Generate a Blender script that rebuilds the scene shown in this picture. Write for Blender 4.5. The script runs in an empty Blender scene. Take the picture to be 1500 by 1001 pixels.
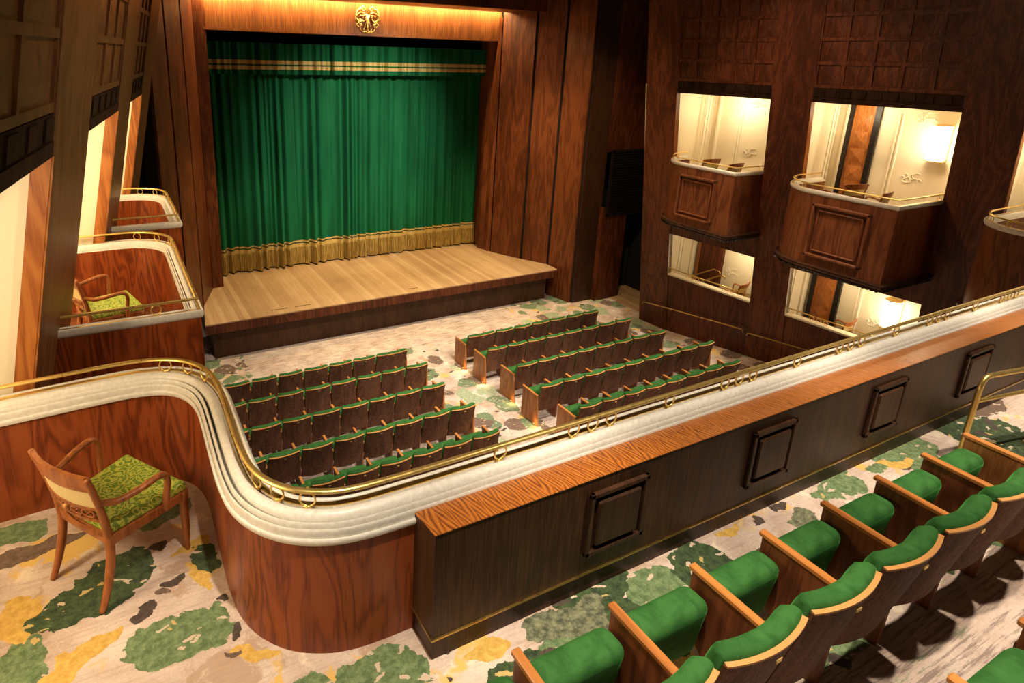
import bpy, bmesh, math, random
from mathutils import Vector, Matrix
random.seed(7)
PI = math.pi
SC = bpy.context.scene
COL = SC.collection
CAMZ = 7.26

# ------------------------------------------------------------------ materials
MATS = {}
class NT:
    def __init__(s, name):
        m = bpy.data.materials.new(name); m.use_nodes = True
        s.m = m; s.t = m.node_tree; s.n = s.t.nodes; s.l = s.t.links
        s.b = s.n['Principled BSDF']; s.tc = s.n.new('ShaderNodeTexCoord')
        MATS[name] = m
    def node(s, typ, **kw):
        n = s.n.new(typ)
        for k, v in kw.items():
            if k.startswith('_'): setattr(n, k[1:], v)
            else:
                k2 = int(k[1:]) if k[0] == 'i' and k[1:].isdigit() else k.replace('__', ' ')
                n.inputs[k2].default_value = v
        return n
    def link(s, a, b): s.l.new(a, b)
    def mapping(s, src, scale=(1, 1, 1), loc=(0, 0, 0), rot=(0, 0, 0), vt='POINT'):
        n = s.node('ShaderNodeMapping', _vector_type=vt)
        n.inputs['Scale'].default_value = scale; n.inputs['Location'].default_value = loc; n.inputs['Rotation'].default_value = rot
        s.link(src, n.inputs['Vector']); return n.outputs[0]
    def noise(s, vec, scale=5, detail=4, rough=.55, dist=0):
        n = s.node('ShaderNodeTexNoise', Scale=scale, Detail=detail, Roughness=rough, Distortion=dist)
        s.link(vec, n.inputs['Vector']); return n
    def voro(s, vec, scale, feature='F1', rnd=1.0):
        n = s.node('ShaderNodeTexVoronoi', Scale=scale, Randomness=rnd, _feature=feature)
        s.link(vec, n.inputs['Vector']); return n
    def ramp(s, fac, stops, interp='LINEAR'):
        n = s.n.new('ShaderNodeValToRGB'); n.color_ramp.interpolation = interp
        e = n.color_ramp.elements
        while len(e) < len(stops): e.new(.5)
        for i, (p, c) in enumerate(stops):
            e[i].position = p
            e[i].color = (c, c, c, 1) if isinstance(c, (int, float)) else (*c, 1)
        s.link(fac, n.inputs[0]); return n.outputs[0]
    def mix(s, fac, a, b, mode='MIX'):
        n = s.n.new('ShaderNodeMix'); n.data_type = 'RGBA'; n.blend_type = mode
        for sock, v in ((n.inputs[0], fac), (n.inputs[6], a), (n.inputs[7], b)):
            if isinstance(v, (int, float)): sock.default_value = v
            elif isinstance(v, tuple): sock.default_value = (*v, 1)
            else: s.link(v, sock)
        return n.outputs[2]
    def math(s, op, a, b=0, c=None):
        n = s.n.new('ShaderNodeMath'); n.operation = op
        for i, v in enumerate((a, b, c)):
            if v is None: continue
            if isinstance(v, (int, float)): n.inputs[i].default_value = v
            else: s.link(v, n.inputs[i])
        return n.outputs[0]
    def vmath(s, op, a, b):
        n = s.n.new('ShaderNodeVectorMath'); n.operation = op
        for i, v in enumerate((a, b)):
            if isinstance(v, tuple): n.inputs[i].default_value = v
            else: s.link(v, n.inputs[i])
        return n
    def bump(s, h, strength=.2, dist=.01):
        n = s.node('ShaderNodeBump', Strength=strength, Distance=dist)
        s.link(h, n.inputs['Height']); s.link(n.outputs[0], s.b.inputs['Normal'])
    def base(s, v):
        if isinstance(v, tuple): s.b.inputs['Base Color'].default_value = (*v, 1)
        else: s.link(v, s.b.inputs['Base Color'])
    def set(s, **kw):
        for k, v in kw.items(): s.b.inputs[k.replace('__', ' ')].default_value = v
        return s

def wood(name, dark, mid, light, axis='Z', rough=.35, fig=1.0, coat=0.0, scale=1.0, fine=1.0, rnd=True, spec=.28, stretch=.16, figw=.9):
    t = NT(name)
    co = t.tc.outputs['Object']
    if rnd:
        oi = t.n.new('ShaderNodeObjectInfo')
        m = t.vmath('MULTIPLY', (13.1, 7.7, 5.3), (1, 1, 1)); t.link(oi.outputs['Random'], m.inputs[1])
        co = t.vmath('ADD', co, m.outputs[0]).outputs[0]
    st = {'X': (stretch, 1, 1), 'Y': (1, stretch, 1), 'Z': (1, 1, stretch)}[axis]
    st2 = {'X': (.03, 1, 1), 'Y': (1, .03, 1), 'Z': (1, 1, .03)}[axis]
    n1 = t.noise(t.mapping(co, tuple(a*scale for a in st)), 2.6, 3, .5, .6)
    v = t.math('FRACT', t.math('MULTIPLY', n1.outputs['Fac'], 9.0*fig))
    tri = t.math('ABSOLUTE', t.math('SUBTRACT', v, .5))
    n2 = t.noise(t.mapping(co, tuple(a*scale for a in st2)), 55*fine, 5, .65)
    n3 = t.noise(t.mapping(co, tuple(a*scale for a in st)), .9, 2)
    f = t.math('ADD', t.math('MULTIPLY', tri, figw), t.math('MULTIPLY', n2.outputs['Fac'], .75+(.9-figw)*.7))
    f = t.math('ADD', f, t.math('MULTIPLY', n3.outputs['Fac'], .5))
    mu = .25*figw+.5*(.75+(.9-figw)*.7)+.25
    c = t.ramp(f, [(.42, dark), (.68, mid), (.98, light)] if figw > .7 else [(mu-.22, dark), (mu-.01, mid), (mu+.24, light)])
    t.base(c); t.set(Roughness=rough+.06, Coat__Weight=coat*.4, Coat__Roughness=.3, Specular__IOR__Level=spec)
    t.bump(n2.outputs['Fac'], .04, .002)
    return t.m

def plain(name, col, rough=.5, metal=0, **kw):
    t = NT(name); t.base(col); t.set(Roughness=rough, Metallic=metal, **kw)
    n = t.noise(t.tc.outputs['Object'], 30, 3)
    t.link(t.ramp(n.outputs['Fac'], [(.3, max(0, rough-.06)), (.7, min(1, rough+.06))]), t.b.inputs['Roughness'])
    return t.m

W_WALL = wood('wall_walnut', (.045, .0095, .0035), (.088, .021, .0072), (.145, .040, .014), 'Z', .38, .8, .15, figw=.5, fine=1.5)
W_LEFT = wood('left_wall_walnut', (.055, .019, .006), (.105, .040, .012), (.16, .066, .021), 'Z', .38, .7, .15)
W_FRIEZE = wood('dark_frieze_wood', (.010, .005, .003), (.020, .009, .005), (.034, .015, .008), 'Z', .6, .7, .0, spec=.1)
W_DARK = wood('dark_walnut', (.023, .0085, .0032), (.042, .0155, .006), (.068, .027, .011), 'Z', .42, .7, .1, figw=.3, fine=2)
t = NT('flame_rosewood'); co = t.tc.outputs['Object']; sx = t.n.new('ShaderNodeSeparateXYZ')
nz = t.noise(t.mapping(co, (1, .35, 1)), 3.0, 3, .55); nf = t.noise(t.mapping(co, (1, .10, 1)), 70, 5, .7); t.link(co, sx.inputs[0])
uu = t.math('ADD', t.math('MULTIPLY', sx.outputs[0], 10.5), t.math('MULTIPLY', nz.outputs['Fac'], 2.2))
tri = t.math('ABSOLUTE', t.math('SUBTRACT', t.math('FRACT', uu), .5))
val = t.math('ADD', t.math('ADD', t.math('MULTIPLY', sx.outputs[1], -5.0), t.math('MULTIPLY', tri, 4.2)), t.math('MULTIPLY', nz.outputs['Fac'], 2.6))
bd = t.math('ABSOLUTE', t.math('SUBTRACT', t.math('FRACT', val), .5))
f = t.math('ADD', t.math('MULTIPLY', bd, .95), t.math('MULTIPLY', nf.outputs['Fac'], .75))
t.base(t.ramp(f, [(.32, (.10, .022, .005)), (.58, (.33, .095, .014)), (.95, (.56, .20, .034))])); t.set(Roughness=.33, Coat__Weight=.12, Coat__Roughness=.3, Specular__IOR__Level=.3); W_TOP = t.m
W_PAR = wood('parapet_rosewood', (.075, .011, .0025), (.165, .030, .006), (.29, .065, .014), 'Z', .3, 1.0, .3, scale=1.4)
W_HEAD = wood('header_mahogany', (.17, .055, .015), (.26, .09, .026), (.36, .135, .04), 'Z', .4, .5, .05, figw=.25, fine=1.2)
W_JAMB = wood('jamb_wood', (.16, .045, .009), (.30, .088, .017), (.43, .15, .032), 'Z', .35, 1.0, .1)
W_ARM = wood('armrest_wood', (.24, .072, .014), (.37, .125, .027), (.50, .19, .044), 'Y', .3, .6, .3)
W_SEAT = wood('seat_walnut', (.056, .023, .013), (.108, .047, .027), (.165, .075, .044), 'Z', .55, .4, .0, scale=2, spec=.08, figw=.3)
W_SIDE = wood('seat_panel_wood', (.07, .018, .006), (.12, .034, .011), (.20, .06, .02), 'Z', .35, .6, .2, scale=2)
W_CHAIR = wood('chair_mahogany', (.14, .036, .009), (.27, .08, .02), (.40, .13, .035), 'Z', .28, .5, .5, scale=3)
W_INLAY = wood('inlay_veneer', (.14, .035, .008), (.30, .09, .02), (.44, .16, .04), 'Z', .35, 1.4, .1, scale=4)
BLACKW = plain('ebonised_wood', (.012, .008, .007), .4)
BRASS = plain('polished_brass', (.86, .60, .19), .32, .85)
BRASSD = plain('aged_brass', (.50, .33, .10), .32, 1)
CREAM = plain('cream_plaster', (.82, .72, .52), .55)
CREAM2 = plain('cream_moulding', (.86, .78, .60), .5)
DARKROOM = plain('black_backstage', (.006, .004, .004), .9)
EDGE = plain('pale_beech_edge', (.55, .25, .075), .4)

t = NT('white_cornice'); n = t.noise(t.tc.outputs['Object'], 40, 4)
t.base(t.ramp(n.outputs['Fac'], [(.3, (.66, .61, .52)), (.7, (.80, .77, .70))])); t.set(Roughness=.38); t.bump(n.outputs['Fac'], .1, .003); WHITE = t.m

t = NT('green_velvet'); n = t.noise(t.tc.outputs['Object'], 9, 4, .6, .5); n2 = t.noise(t.tc.outputs['Object'], 350, 2)
t.base(t.ramp(n.outputs['Fac'], [(.3, (.020, .082, .017)), (.75, (.052, .17, .040))]))
t.set(Roughness=.75, Sheen__Weight=.35, Sheen__Roughness=.3, Sheen__Tint=(.15, .7, .15, 1), Specular__IOR__Level=.1); t.bump(n2.outputs['Fac'], .15, .002); VELVET = t.m

t = NT('green_curtain_cloth'); n = t.noise(t.mapping(t.tc.outputs['Object'], (1, 1, .15)), 3, 4, .6); n2 = t.noise(t.tc.outputs['Object'], 130, 2)
t.base(t.ramp(n.outputs['Fac'], [(.3, (.003, .062, .021)), (.75, (.008, .125, .046))]))
t.set(Roughness=.7, Sheen__Weight=.25, Sheen__Tint=(.1, .6, .3, 1), Specular__IOR__Level=.1); t.bump(n2.outputs['Fac'], .2, .004); CURT = t.m
t = NT('gold_trim_cloth'); n = t.noise(t.tc.outputs['Object'], 60, 3)
t.base(t.ramp(n.outputs['Fac'], [(.3, (.42, .27, .07)), (.7, (.62, .44, .14))])); t.set(Roughness=.5); GOLDC = t.m
t = NT('gold_fringe'); n = t.noise(t.mapping(t.tc.outputs['Object'], (1, 1, .04)), 60, 3, .7)
t.base(t.ramp(n.outputs['Fac'], [(.35, (.13, .07, .010)), (.65, (.55, .36, .09))])); t.set(Roughness=.55); t.bump(n.outputs['Fac'], .8, .02); FRINGE = t.m
DGREEN = plain('dark_green_braid', (.004, .03, .012), .8)
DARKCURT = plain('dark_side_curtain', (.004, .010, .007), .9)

t = NT('stage_oak'); co = t.tc.outputs['Object']
sx = t.n.new('ShaderNodeSeparateXYZ'); t.link(co, sx.inputs[0])
pi_ = t.math('FLOOR', t.math('MULTIPLY', sx.outputs[0], 7.2))
wn = t.n.new('ShaderNodeTexWhiteNoise'); wn.noise_dimensions = '1D'; t.link(pi_, wn.inputs['W'])
edge = t.math('ABSOLUTE', t.math('SUBTRACT', t.math('FRACT', t.math('MULTIPLY', sx.outputs[0], 7.2)), .5))
g = t.noise(t.mapping(co, (1, .06, 1)), 45, 5, .7); g2 = t.noise(co, .8, 3)
f = t.math('ADD', t.math('MULTIPLY', wn.outputs['Value'], .25), t.math('ADD', t.math('MULTIPLY', g.outputs['Fac'], .45), t.math('MULTIPLY', g2.outputs['Fac'], .4)))
c = t.ramp(f, [(.3, (.30, .17, .075)), (.55, (.44, .28, .14)), (.85, (.58, .41, .23))])
c = t.mix(t.math('GREATER_THAN', edge, .488), c, (.20, .11, .05)); t.base(c); t.set(Roughness=.5); OAK = t.m

t = NT('damask_green'); co = t.tc.outputs['Object']
nn = t.noise(co, 6, 2, .5, 1.0)
vv = t.voro(t.vmath('ADD', co, t.vmath('MULTIPLY', nn.outputs['Color'], (.12, .12, .12)).outputs[0]).outputs[0], 15)
m1 = t.math('LESS_THAN', t.math('ABSOLUTE', t.math('SUBTRACT', t.math('FRACT', t.math('MULTIPLY', vv.outputs['Distance'], 3.2)), .5)), .2)
v = t.math('FRACT', t.math('MULTIPLY', nn.outputs['Fac'], 8)); m2 = t.math('LESS_THAN', t.math('ABSOLUTE', t.math('SUBTRACT', v, .5)), .10)
c = t.mix(t.math('MAXIMUM', m1, m2), (.15, .25, .02), (.50, .53, .08)); t.base(c); t.set(Roughness=.6); DAMASK = t.m

t = NT('woven_cane'); co = t.tc.outputs['Object']
w1 = t.node('ShaderNodeTexWave', Scale=60, _bands_direction='DIAGONAL'); t.link(co, w1.inputs['Vector'])
w2 = t.node('ShaderNodeTexChecker', Scale=150); t.link(co, w2.inputs['Vector'])
t.base(t.mix(w2.outputs['Fac'], t.ramp(w1.outputs['Fac'], [(.3, (.62, .48, .20)), (.6, (.80, .66, .34))]), (.70, .56, .27))); t.set(Roughness=.55); CANE = t.m

# --- carpet
def carpet(name, regions, blobs=(), pale=False):
    """regions: list of (x0,x1,y0,y1) where the floral pattern shows; elsewhere the plain streaked ground"""
    t = NT(name); co = t.tc.outputs['Object']
    flat = t.mapping(co, (1, 1, 0))
    n0 = t.noise(flat, 1.3, 4, .6)
    nb = t.noise(flat, 5.0, 5, .65)
    off = t.vmath('MULTIPLY', t.vmath('SUBTRACT', n0.outputs['Color'], (.5, .5, .5)).outputs[0], (.5, .5, 0)).outputs[0]
    off2 = t.vmath('MULTIPLY', t.vmath('SUBTRACT', nb.outputs['Color'], (.5, .5, .5)).outputs[0], (.16, .16, 0)).outputs[0]
    wc = t.vmath('ADD', t.vmath('ADD', flat, off).outputs[0], off2).outputs[0]
    n9 = t.noise(flat, 2.6, 3, .55)
    off3 = t.vmath('MULTIPLY', t.vmath('SUBTRACT', n9.outputs['Color'], (.5, .5, .5)).outputs[0], (.30, .30, 0)).outputs[0]
    wl = t.vmath('ADD', t.vmath('ADD', flat, off2).outputs[0], off3).outputs[0]
    # ground
    sp = t.noise(flat, 60, 4, .7)
    gr = t.noise(flat, 2.2, 4, .6)
    ground = t.ramp(t.math('ADD', t.math('MULTIPLY', gr.outputs['Fac'], .7), t.math('MULTIPLY', sp.outputs['Fac'], .3)),
                    [(.35, (.40, .285, .22)), (.5, (.57, .44, .36)), (.65, (.70, .57, .47))])
    st = t.noise(t.mapping(flat, (1.2, 16, 1)), 2.2, 6, .75)
    streak = t.ramp(st.outputs['Fac'], [(.42, 1.0), (.50, 0.0)])
    plainc = t.mix(t.math('MULTIPLY', streak, .8), ground, (.20, .14, .115))
    gs = t.noise(t.mapping(flat, (1.1, 7, 1)), 1.7, 6, .8)
    plainc = t.mix(t.math('MULTIPLY', t.ramp(gs.outputs['Fac'], [(.58, 0.0), (.64, 1.0)]), .7), plainc, (.13, .20, .085))
    # floral
    fl = t.mix(t.math('MULTIPLY', streak, .3), ground, (.30, .20, .14))
    tn = t.noise(t.vmath('ADD', wc, (3.1, 9.4, 0)).outputs[0], 2.3, 6, .7)
    fl = t.mix(t.ramp(tn.outputs['Fac'], [(.53, 0.0), (.58, .75)]), fl, (.40, .26, .165))
    fl = t.mix(t.ramp(tn.outputs['Fac'], [(.36, .8), (.42, 0.0)]), fl, (.78, .66, .50))
    ye = t.noise(t.vmath('ADD', wc, (7.3, 2.1, 0)).outputs[0], 1.7, 5, .65)
    fl = t.mix(t.ramp(ye.outputs['Fac'], [(.575, 0.0), (.62, .85)]), fl, (.70, .43, .07))
    vo = t.voro(wc, 1.9 if pale else 1.35); cellr = t.n.new('ShaderNodeSeparateColor'); t.link(vo.outputs['Color'], cellr.inputs[0])
    tex = t.noise(flat, 22, 6, .75)
    def leafcol(a, b): return t.mix(t.ramp(tex.outputs['Fac'], [(.4, 0.0), (.62, 1.0)]), a, b)
    DG = leafcol((.016, .030, .011), (.062, .105, .030)); MG = leafcol((.075, .125, .045), (.20, .27, .12))
    if pale: DG = leafcol((.085, .13, .06), (.20, .26, .14)); MG = leafcol((.20, .26, .14), (.42, .46, .30))
    BR = leafcol((.10, .06, .04), (.20, .125, .085)); LF = leafcol((.045, .03, .022), (.09, .06, .045)); YE = leafcol((.50, .29, .05), (.68, .43, .10))
    OL = leafcol((.05, .06, .035), (.24, .24, .13))
    # lobed holes pattern
    ho = t.voro(t.mapping(wl, (1.0, 2.3, 1), rot=(0, 0, .5)), 9.0); hs = t.n.new('ShaderNodeSeparateColor'); t.link(ho.outputs['Color'], hs.inputs[0])
    hole = t.math('MULTIPLY', t.math('LESS_THAN', ho.outputs['Distance'], .27), t.math('GREATER_THAN', hs.outputs[0], .38))
    HC = t.mix(t.math('GREATER_THAN', hs.outputs[1], .7), (.56, .44, .32), (.50, .36, .13))
    m_big = t.math('LESS_THAN', vo.outputs['Distance'], .50)
    if blobs: m_big = t.math('MULTIPLY', m_big, t.math('GREATER_THAN', t.sep(flat, 0) if False else 0.0, 1.0)) if False else m_big
    cc = t.mix(t.math('GREATER_THAN', cellr.outputs[0], .45), DG, MG)
    cc = t.mix(t.math('GREATER_THAN', cellr.outputs[0], .78), cc, BR)
    cc = t.mix(hole, cc, HC)
    sep = t.n.new('ShaderNodeSeparateXYZ'); t.link(flat, sep.inputs[0])
    if blobs:   # around the armchair the individual leaves are laid out one by one
        near = t.math('MULTIPLY', t.math('LESS_THAN', sep.outputs[0], 1.3), t.math('GREATER_THAN', sep.outputs[1], 1.7))
        m_big = t.math('MULTIPLY', m_big, t.math('SUBTRACT', 1, near))
    m_big = t.math('MULTIPLY', m_big, t.math('LESS_THAN', cellr.outputs[1], .9))
    fl = t.mix(m_big, fl, cc)
    lv = t.voro(t.mapping(wl, (1.0, 1.7, 1), rot=(0, 0, -.6)), 3.2); ls = t.n.new('ShaderNodeSeparateColor'); t.link(lv.outputs['Color'], ls.inputs[0])
    lm = t.math('MULTIPLY', t.math('LESS_THAN', lv.outputs['Distance'], .22), t.math('GREATER_THAN', ls.outputs[0], .55))
    if blobs: lm = t.math('MULTIPLY', lm, t.math('SUBTRACT', 1, near))
    fl = t.mix(lm, fl, LF)
    for (bx, by, rx, ry, rot, k) in blobs:
        v = t.mapping(wl, (rx, ry, 1), (bx, by, 0), (0, 0, rot), 'TEXTURE')
        ln = t.n.new('ShaderNodeVectorMath'); ln.operation = 'LENGTH'; t.link(v, ln.inputs[0])
        mk = t.math('LESS_THAN', ln.outputs['Value'], 1.0)
        colr = {'d': DG, 'g': MG, 'b': BR, 'l': LF, 'y': YE, 'o': OL}[k]
        if k in 'dg': colr = t.mix(hole, colr, HC)
        fl = t.mix(mk, fl, colr)
    # region mask
    wob = t.math('MULTIPLY', t.math('SUBTRACT', nb.outputs['Fac'], .5), .7)
    X = t.math('ADD', sep.outputs[0], wob); Y = t.math('ADD', sep.outputs[1], wob)
    mk = None
    for (x0, x1, y0, y1) in regions:
        a = t.math('MULTIPLY', t.math('GREATER_THAN', X, x0), t.math('LESS_THAN', X, x1))
        b = t.math('MULTIPLY', t.math('GREATER_THAN', Y, y0), t.math('LESS_THAN', Y, y1))
        ab = t.math('MULTIPLY', a, b); mk = ab if mk is None else t.math('MAXIMUM', mk, ab)
    t.base(t.mix(mk, plainc, fl)); t.set(Roughness=.95, Sheen__Weight=.15)
    t.bump(sp.outputs['Fac'], .5, .006)
    return t.m
CARPET_B = carpet('balcony_carpet', [(-4, 20, 1.30, 9)], [
    (-.69, 4.00, .30, .10, .3, 'b'), (-.83, 4.26, .22, .12, 0, 'g'), (.08, 4.01, .18, .13, .2, 'g'), (-.68, 3.11, .16, .16, 0, 'g'),
    (.23, 3.34, .05, .14, .4, 'y'), (-.72, 3.43, .10, .20, .2, 'y'), (-.41, 3.05, .22, .06, .6, 'y'), (.41, 2.68, .12, .05, -.5, 'y'), (.24, 3.62, .10, .05, .5, 'y'),
    (-.20, 3.58, .25, .17, .35, 'd'), (-.50, 3.40, .19, .14, .5, 'd'), (.29, 3.46, .08, .14, .2, 'd'), (-.32, 3.44, .14, .12, 0, 'd'),
    (.03, 2.96, .19, .16, .3, 'g'), (.20, 2.98, .13, .14, 0, 'g'), (-.14, 3.0, .10, .09, 0, 'g'), (.17, 2.86, .2, .08, 0, 'g'),
    (.08, 3.35, .07, .045, -.3, 'l'), (.06, 3.74, .06, .05, .5, 'l'), (-.12, 3.20, .05, .06, .5, 'l'), (.34, 3.11, .045, .03, .2, 'l'), (.36, 2.83, .035, .06, -.4, 'l'),
    (.31, 2.69, .045, .03, -.3, 'b'), (.01, 3.28, .06, .04, -.5, 'b'), (.98, 2.27, .25, .17, 0, 'g'), (.62, 2.35, .12, .10, 0, 'g'),
    (1.6, 2.15, .14, .06, 0, 'y'), (1.69, 1.93, .08, .07, 0, 'b'), (2.0, 2.12, .16, .10, 0, 'o'), (2.22, 2.08, .14, .11, .3, 'o'), (2.4, 1.95, .1, .07, 0, 'o'), (3.14, 2.06, .24, .16, .1, 'd'),
    (3.59, 2.2, .10, .04, 0, 'y'), (4.15, 2.0, .14, .09, 0, 'o'), (4.75, 2.12, .28, .09, 0, 'g'), (5.5, 2.1, .2, .05, 0, 'y'), (5.3, 2.1, .12, .05, 0, 'g')])
CARPET_S = carpet('stalls_carpet', [(5.75, 7.15, 0, 13.2), (5.9, 7.3, 0, 12), (11.8, 16, 0, 15), (-2, 2.5, 13.3, 16), (10.2, 16, 12.4, 16), (-3, .8, 0, 16)], pale=True)

def emit(name, col, s):
    t = NT(name); t.set(Emission__Color=(*col, 1), Emission__Strength=s); t.base(col); return t.m
GLOW = emit('sconce_glass', (1, .86, .62), 6)
COVE = emit('cove_tube', (1, .70, .34), 26)

# ------------------------------------------------------------------ mesh helpers
class MB:
    def __init__(s, f=None): s.v = []; s.fc = []; s.f = f; s.mi = []; s.cur = 0
    def add(s, vs, fs):
        b = len(s.v)
        if s.f: vs = [s.f(*v) for v in vs]
        s.v += [tuple(v) for v in vs]; s.fc += [tuple(b+i for i in f) for f in fs]; s.mi += [s.cur]*len(fs)
        return s
    def box(s, x0, x1, y0, y1, z0, z1):
        return s.add([(x0, y0, z0), (x1, y0, z0), (x1, y1, z0), (x0, y1, z0), (x0, y0, z1), (x1, y0, z1), (x1, y1, z1), (x0, y1, z1)],
              [(0, 3, 2, 1), (4, 5, 6, 7), (0, 1, 5, 4), (1, 2, 6, 5), (2, 3, 7, 6), (3, 0, 4, 7)])
    def prism(s, poly, z0, z1):
        n = len(poly)
        return s.add([(x, y, z0) for x, y in poly]+[(x, y, z1) for x, y in poly],
              [tuple(range(n))[::-1], tuple(range(n, 2*n))]+[(i, (i+1) % n, n+(i+1) % n, n+i) for i in range(n)])
    def hexa(s, p):
        return s.add(p, [(0, 3, 2, 1), (4, 5, 6, 7), (0, 1, 5, 4), (1, 2, 6, 5), (2, 3, 7, 6), (3, 0, 4, 7)])
    def pyr(s, x0, x1, z0, z1, y, h):     # low pyramid on an xz square
        xm, zm = (x0+x1)/2, (z0+z1)/2
        return s.add([(x0, y, z0), (x1, y, z0), (x1, y, z1), (x0, y, z1), (xm, y+h, zm)], [(0, 1, 4), (1, 2, 4), (2, 3, 4), (3, 0, 4)])
    def tube(s, pts, r, n=8, closed=False, flat=1.0):
        pts = [Vector(p) for p in pts]; m = len(pts); rs = r if isinstance(r, (list, tuple)) else [r]*m
        vs = []; prev = None
        for i, p in enumerate(pts):
            a = pts[(i-1) % m] if (closed or i > 0) else p; b = pts[(i+1) % m] if (closed or i < m-1) else p
            d = (b-a).normalized()
            if prev is None:
                u = Vector((0, 0, 1)) if abs(d.z) < .9 else Vector((0, 1, 0))
                e1 = d.cross(u).normalized()
            else: e1 = (prev-d*prev.dot(d)).normalized()
            prev = e1; e2 = e1.cross(d).normalized()
            for k in range(n):
                t = 2*PI*k/n; vs.append(p+e1*math.cos(t)*rs[i]+e2*math.sin(t)*rs[i]*flat)
        fs = []
        for i in range(m if closed else m-1):
            j = (i+1) % m
            for k in range(n): fs.append((i*n+k, i*n+(k+1) % n, j*n+(k+1) % n, j*n+k))
        if not closed: fs += [tuple(range(n))[::-1], tuple((m-1)*n+k for k in range(n))]
        return s.add(vs, fs)
    def lathe(s, prof, cx, cy, n=16):
        vs = []; m = len(prof)
        for r, z in prof:
            for k in range(n): vs.append((cx+r*math.cos(2*PI*k/n), cy+r*math.sin(2*PI*k/n), z))
        fs = [(i*n+k, i*n+(k+1) % n, (i+1)*n+(k+1) % n, (i+1)*n+k) for i in range(m-1) for k in range(n)]
        fs += [tuple(range(n))[::-1], tuple((m-1)*n+k for k in range(n))]
        return s.add(vs, fs)
    def sweep(s, path, prof, closed_ends=True):
        m = len(path); n = len(prof); vs = []
        for i, (x, y) in enumerate(path):
            def nr(a, b):
                d = Vector((b[0]-a[0], b[1]-a[1])).normalized(); return Vector((-d.y, d.x))
            ns = []
            if i > 0: ns.append(nr(path[i-1], path[i]))
            if i < m-1: ns.append(nr(path[i], path[i+1]))
            q = sum(ns, Vector((0, 0))).normalized(); q = q/max(.35, q.dot(ns[0]))
            for o, z in prof: vs.append((x+q.x*o, y+q.y*o, z))
        fs = [(i*n+k, i*n+(k+1) % n, (i+1)*n+(k+1) % n, (i+1)*n+k) for i in range(m-1) for k in range(n)]
        fs += [tuple(range(n))[::-1], tuple((m-1)*n+k for k in range(n))]
        return s.add(vs, fs)
    def build(s, name, mat, parent=None, smooth=False, bevel=0, seg=2, sub=0, loc=None, **tags):
        me = bpy.data.meshes.new(name); me.from_pydata(s.v, [], s.fc)
        bm = bmesh.new(); bm.from_mesh(me)
        if bevel:
            es = [e for e in bm.edges if len(e.link_faces) == 2 and e.calc_face_angle(0) > .6]
            bmesh.ops.bevel(bm, geom=es, offset=bevel, segments=seg, affect='EDGES', profile=.5)
        bmesh.ops.recalc_face_normals(bm, faces=bm.faces); bm.to_mesh(me); bm.free()
        for m in (mat if isinstance(mat, (list, tuple)) else [mat]): me.materials.append(m)
        if isinstance(mat, (list, tuple)) and not bevel:
            for p, k in zip(me.polygons, s.mi): p.material_index = k
        o = bpy.data.objects.new(name, me); COL.objects.link(o)
        if smooth:
            for p in me.polygons: p.use_smooth = True
            if smooth != 'all':
                es = me.edges; bm = bmesh.new(); bm.from_mesh(me)
                for e in bm.edges:
                    if len(e.link_faces) == 2 and e.calc_face_angle(0) > .7: e.smooth = False
                bm.to_mesh(me); bm.free()
        if sub:
            md = o.modifiers.new('s', 'SUBSURF'); md.levels = sub; md.render_levels = sub
        if parent is not None: o.parent = parent
        if loc: o.location = loc
        for k, v in tags.items(): o[k] = v
        return o

def thing(name, label, cat, loc=(0, 0, 0), rz=0, group=None):
    o = bpy.data.objects.new(name, None); COL.objects.link(o); o.empty_display_size = .1
    o.location = loc; o.rotation_euler = (0, 0, rz); o['label'] = label; o['category'] = cat
    if group: o['group'] = group
    return o
def kids(o): return [c for c in bpy.data.objects if c.parent == o]
def struct(o, label=None):
    o['kind'] = 'structure'
    if label: o['label'] = label
    return o
TREE = {}
def dup(root, loc, rz, label, group=None):
    if root.name not in TREE:
        TREE[root.name] = [(c, [(g) for g in kids(c)]) for c in kids(root)]
    r = root.copy(); COL.objects.link(r); r.location = loc; r.rotation_euler = (0, 0, rz); r['label'] = label
    if group: r['group'] = group
    for c, gs in TREE[root.name]:
        c2 = c.copy(); COL.objects.link(c2); c2.parent = r
        for g in gs:
            g2 = g.copy(); COL.objects.link(g2); g2.parent = c2
    return r
def arc(cx, cy, r, a0, a1, n):
    return [(cx+r*math.cos(math.radians(a0+(a1-a0)*i/n)), cy+r*math.sin(math.radians(a0+(a1-a0)*i/n))) for i in range(n+1)]
def lerp(a, b, t): return a+(b-a)*t

# ------------------------------------------------------------------ camera
cam = bpy.data.cameras.new('camera'); co = bpy.data.objects.new('camera', cam); COL.objects.link(co)
RX = Vector((0.89144592, -0.45247809, 0.02424358)); RY = Vector((-0.10691632, -0.26202948, -0.9591191)); RZ = Vector((0.44033291, 0.85241078, -0.28196241))
M = Matrix((RX, -RY, -RZ)).transposed().to_4x4(); M.translation = Vector((0, 0, CAMZ)); co.matrix_world = M
cam.sensor_width = 36; cam.lens = 910/1500*36; cam.shift_x = (750-618)/1500; cam.shift_y = -(500.5-352)/1500
cam.clip_start = .05; SC.camera = co

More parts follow.
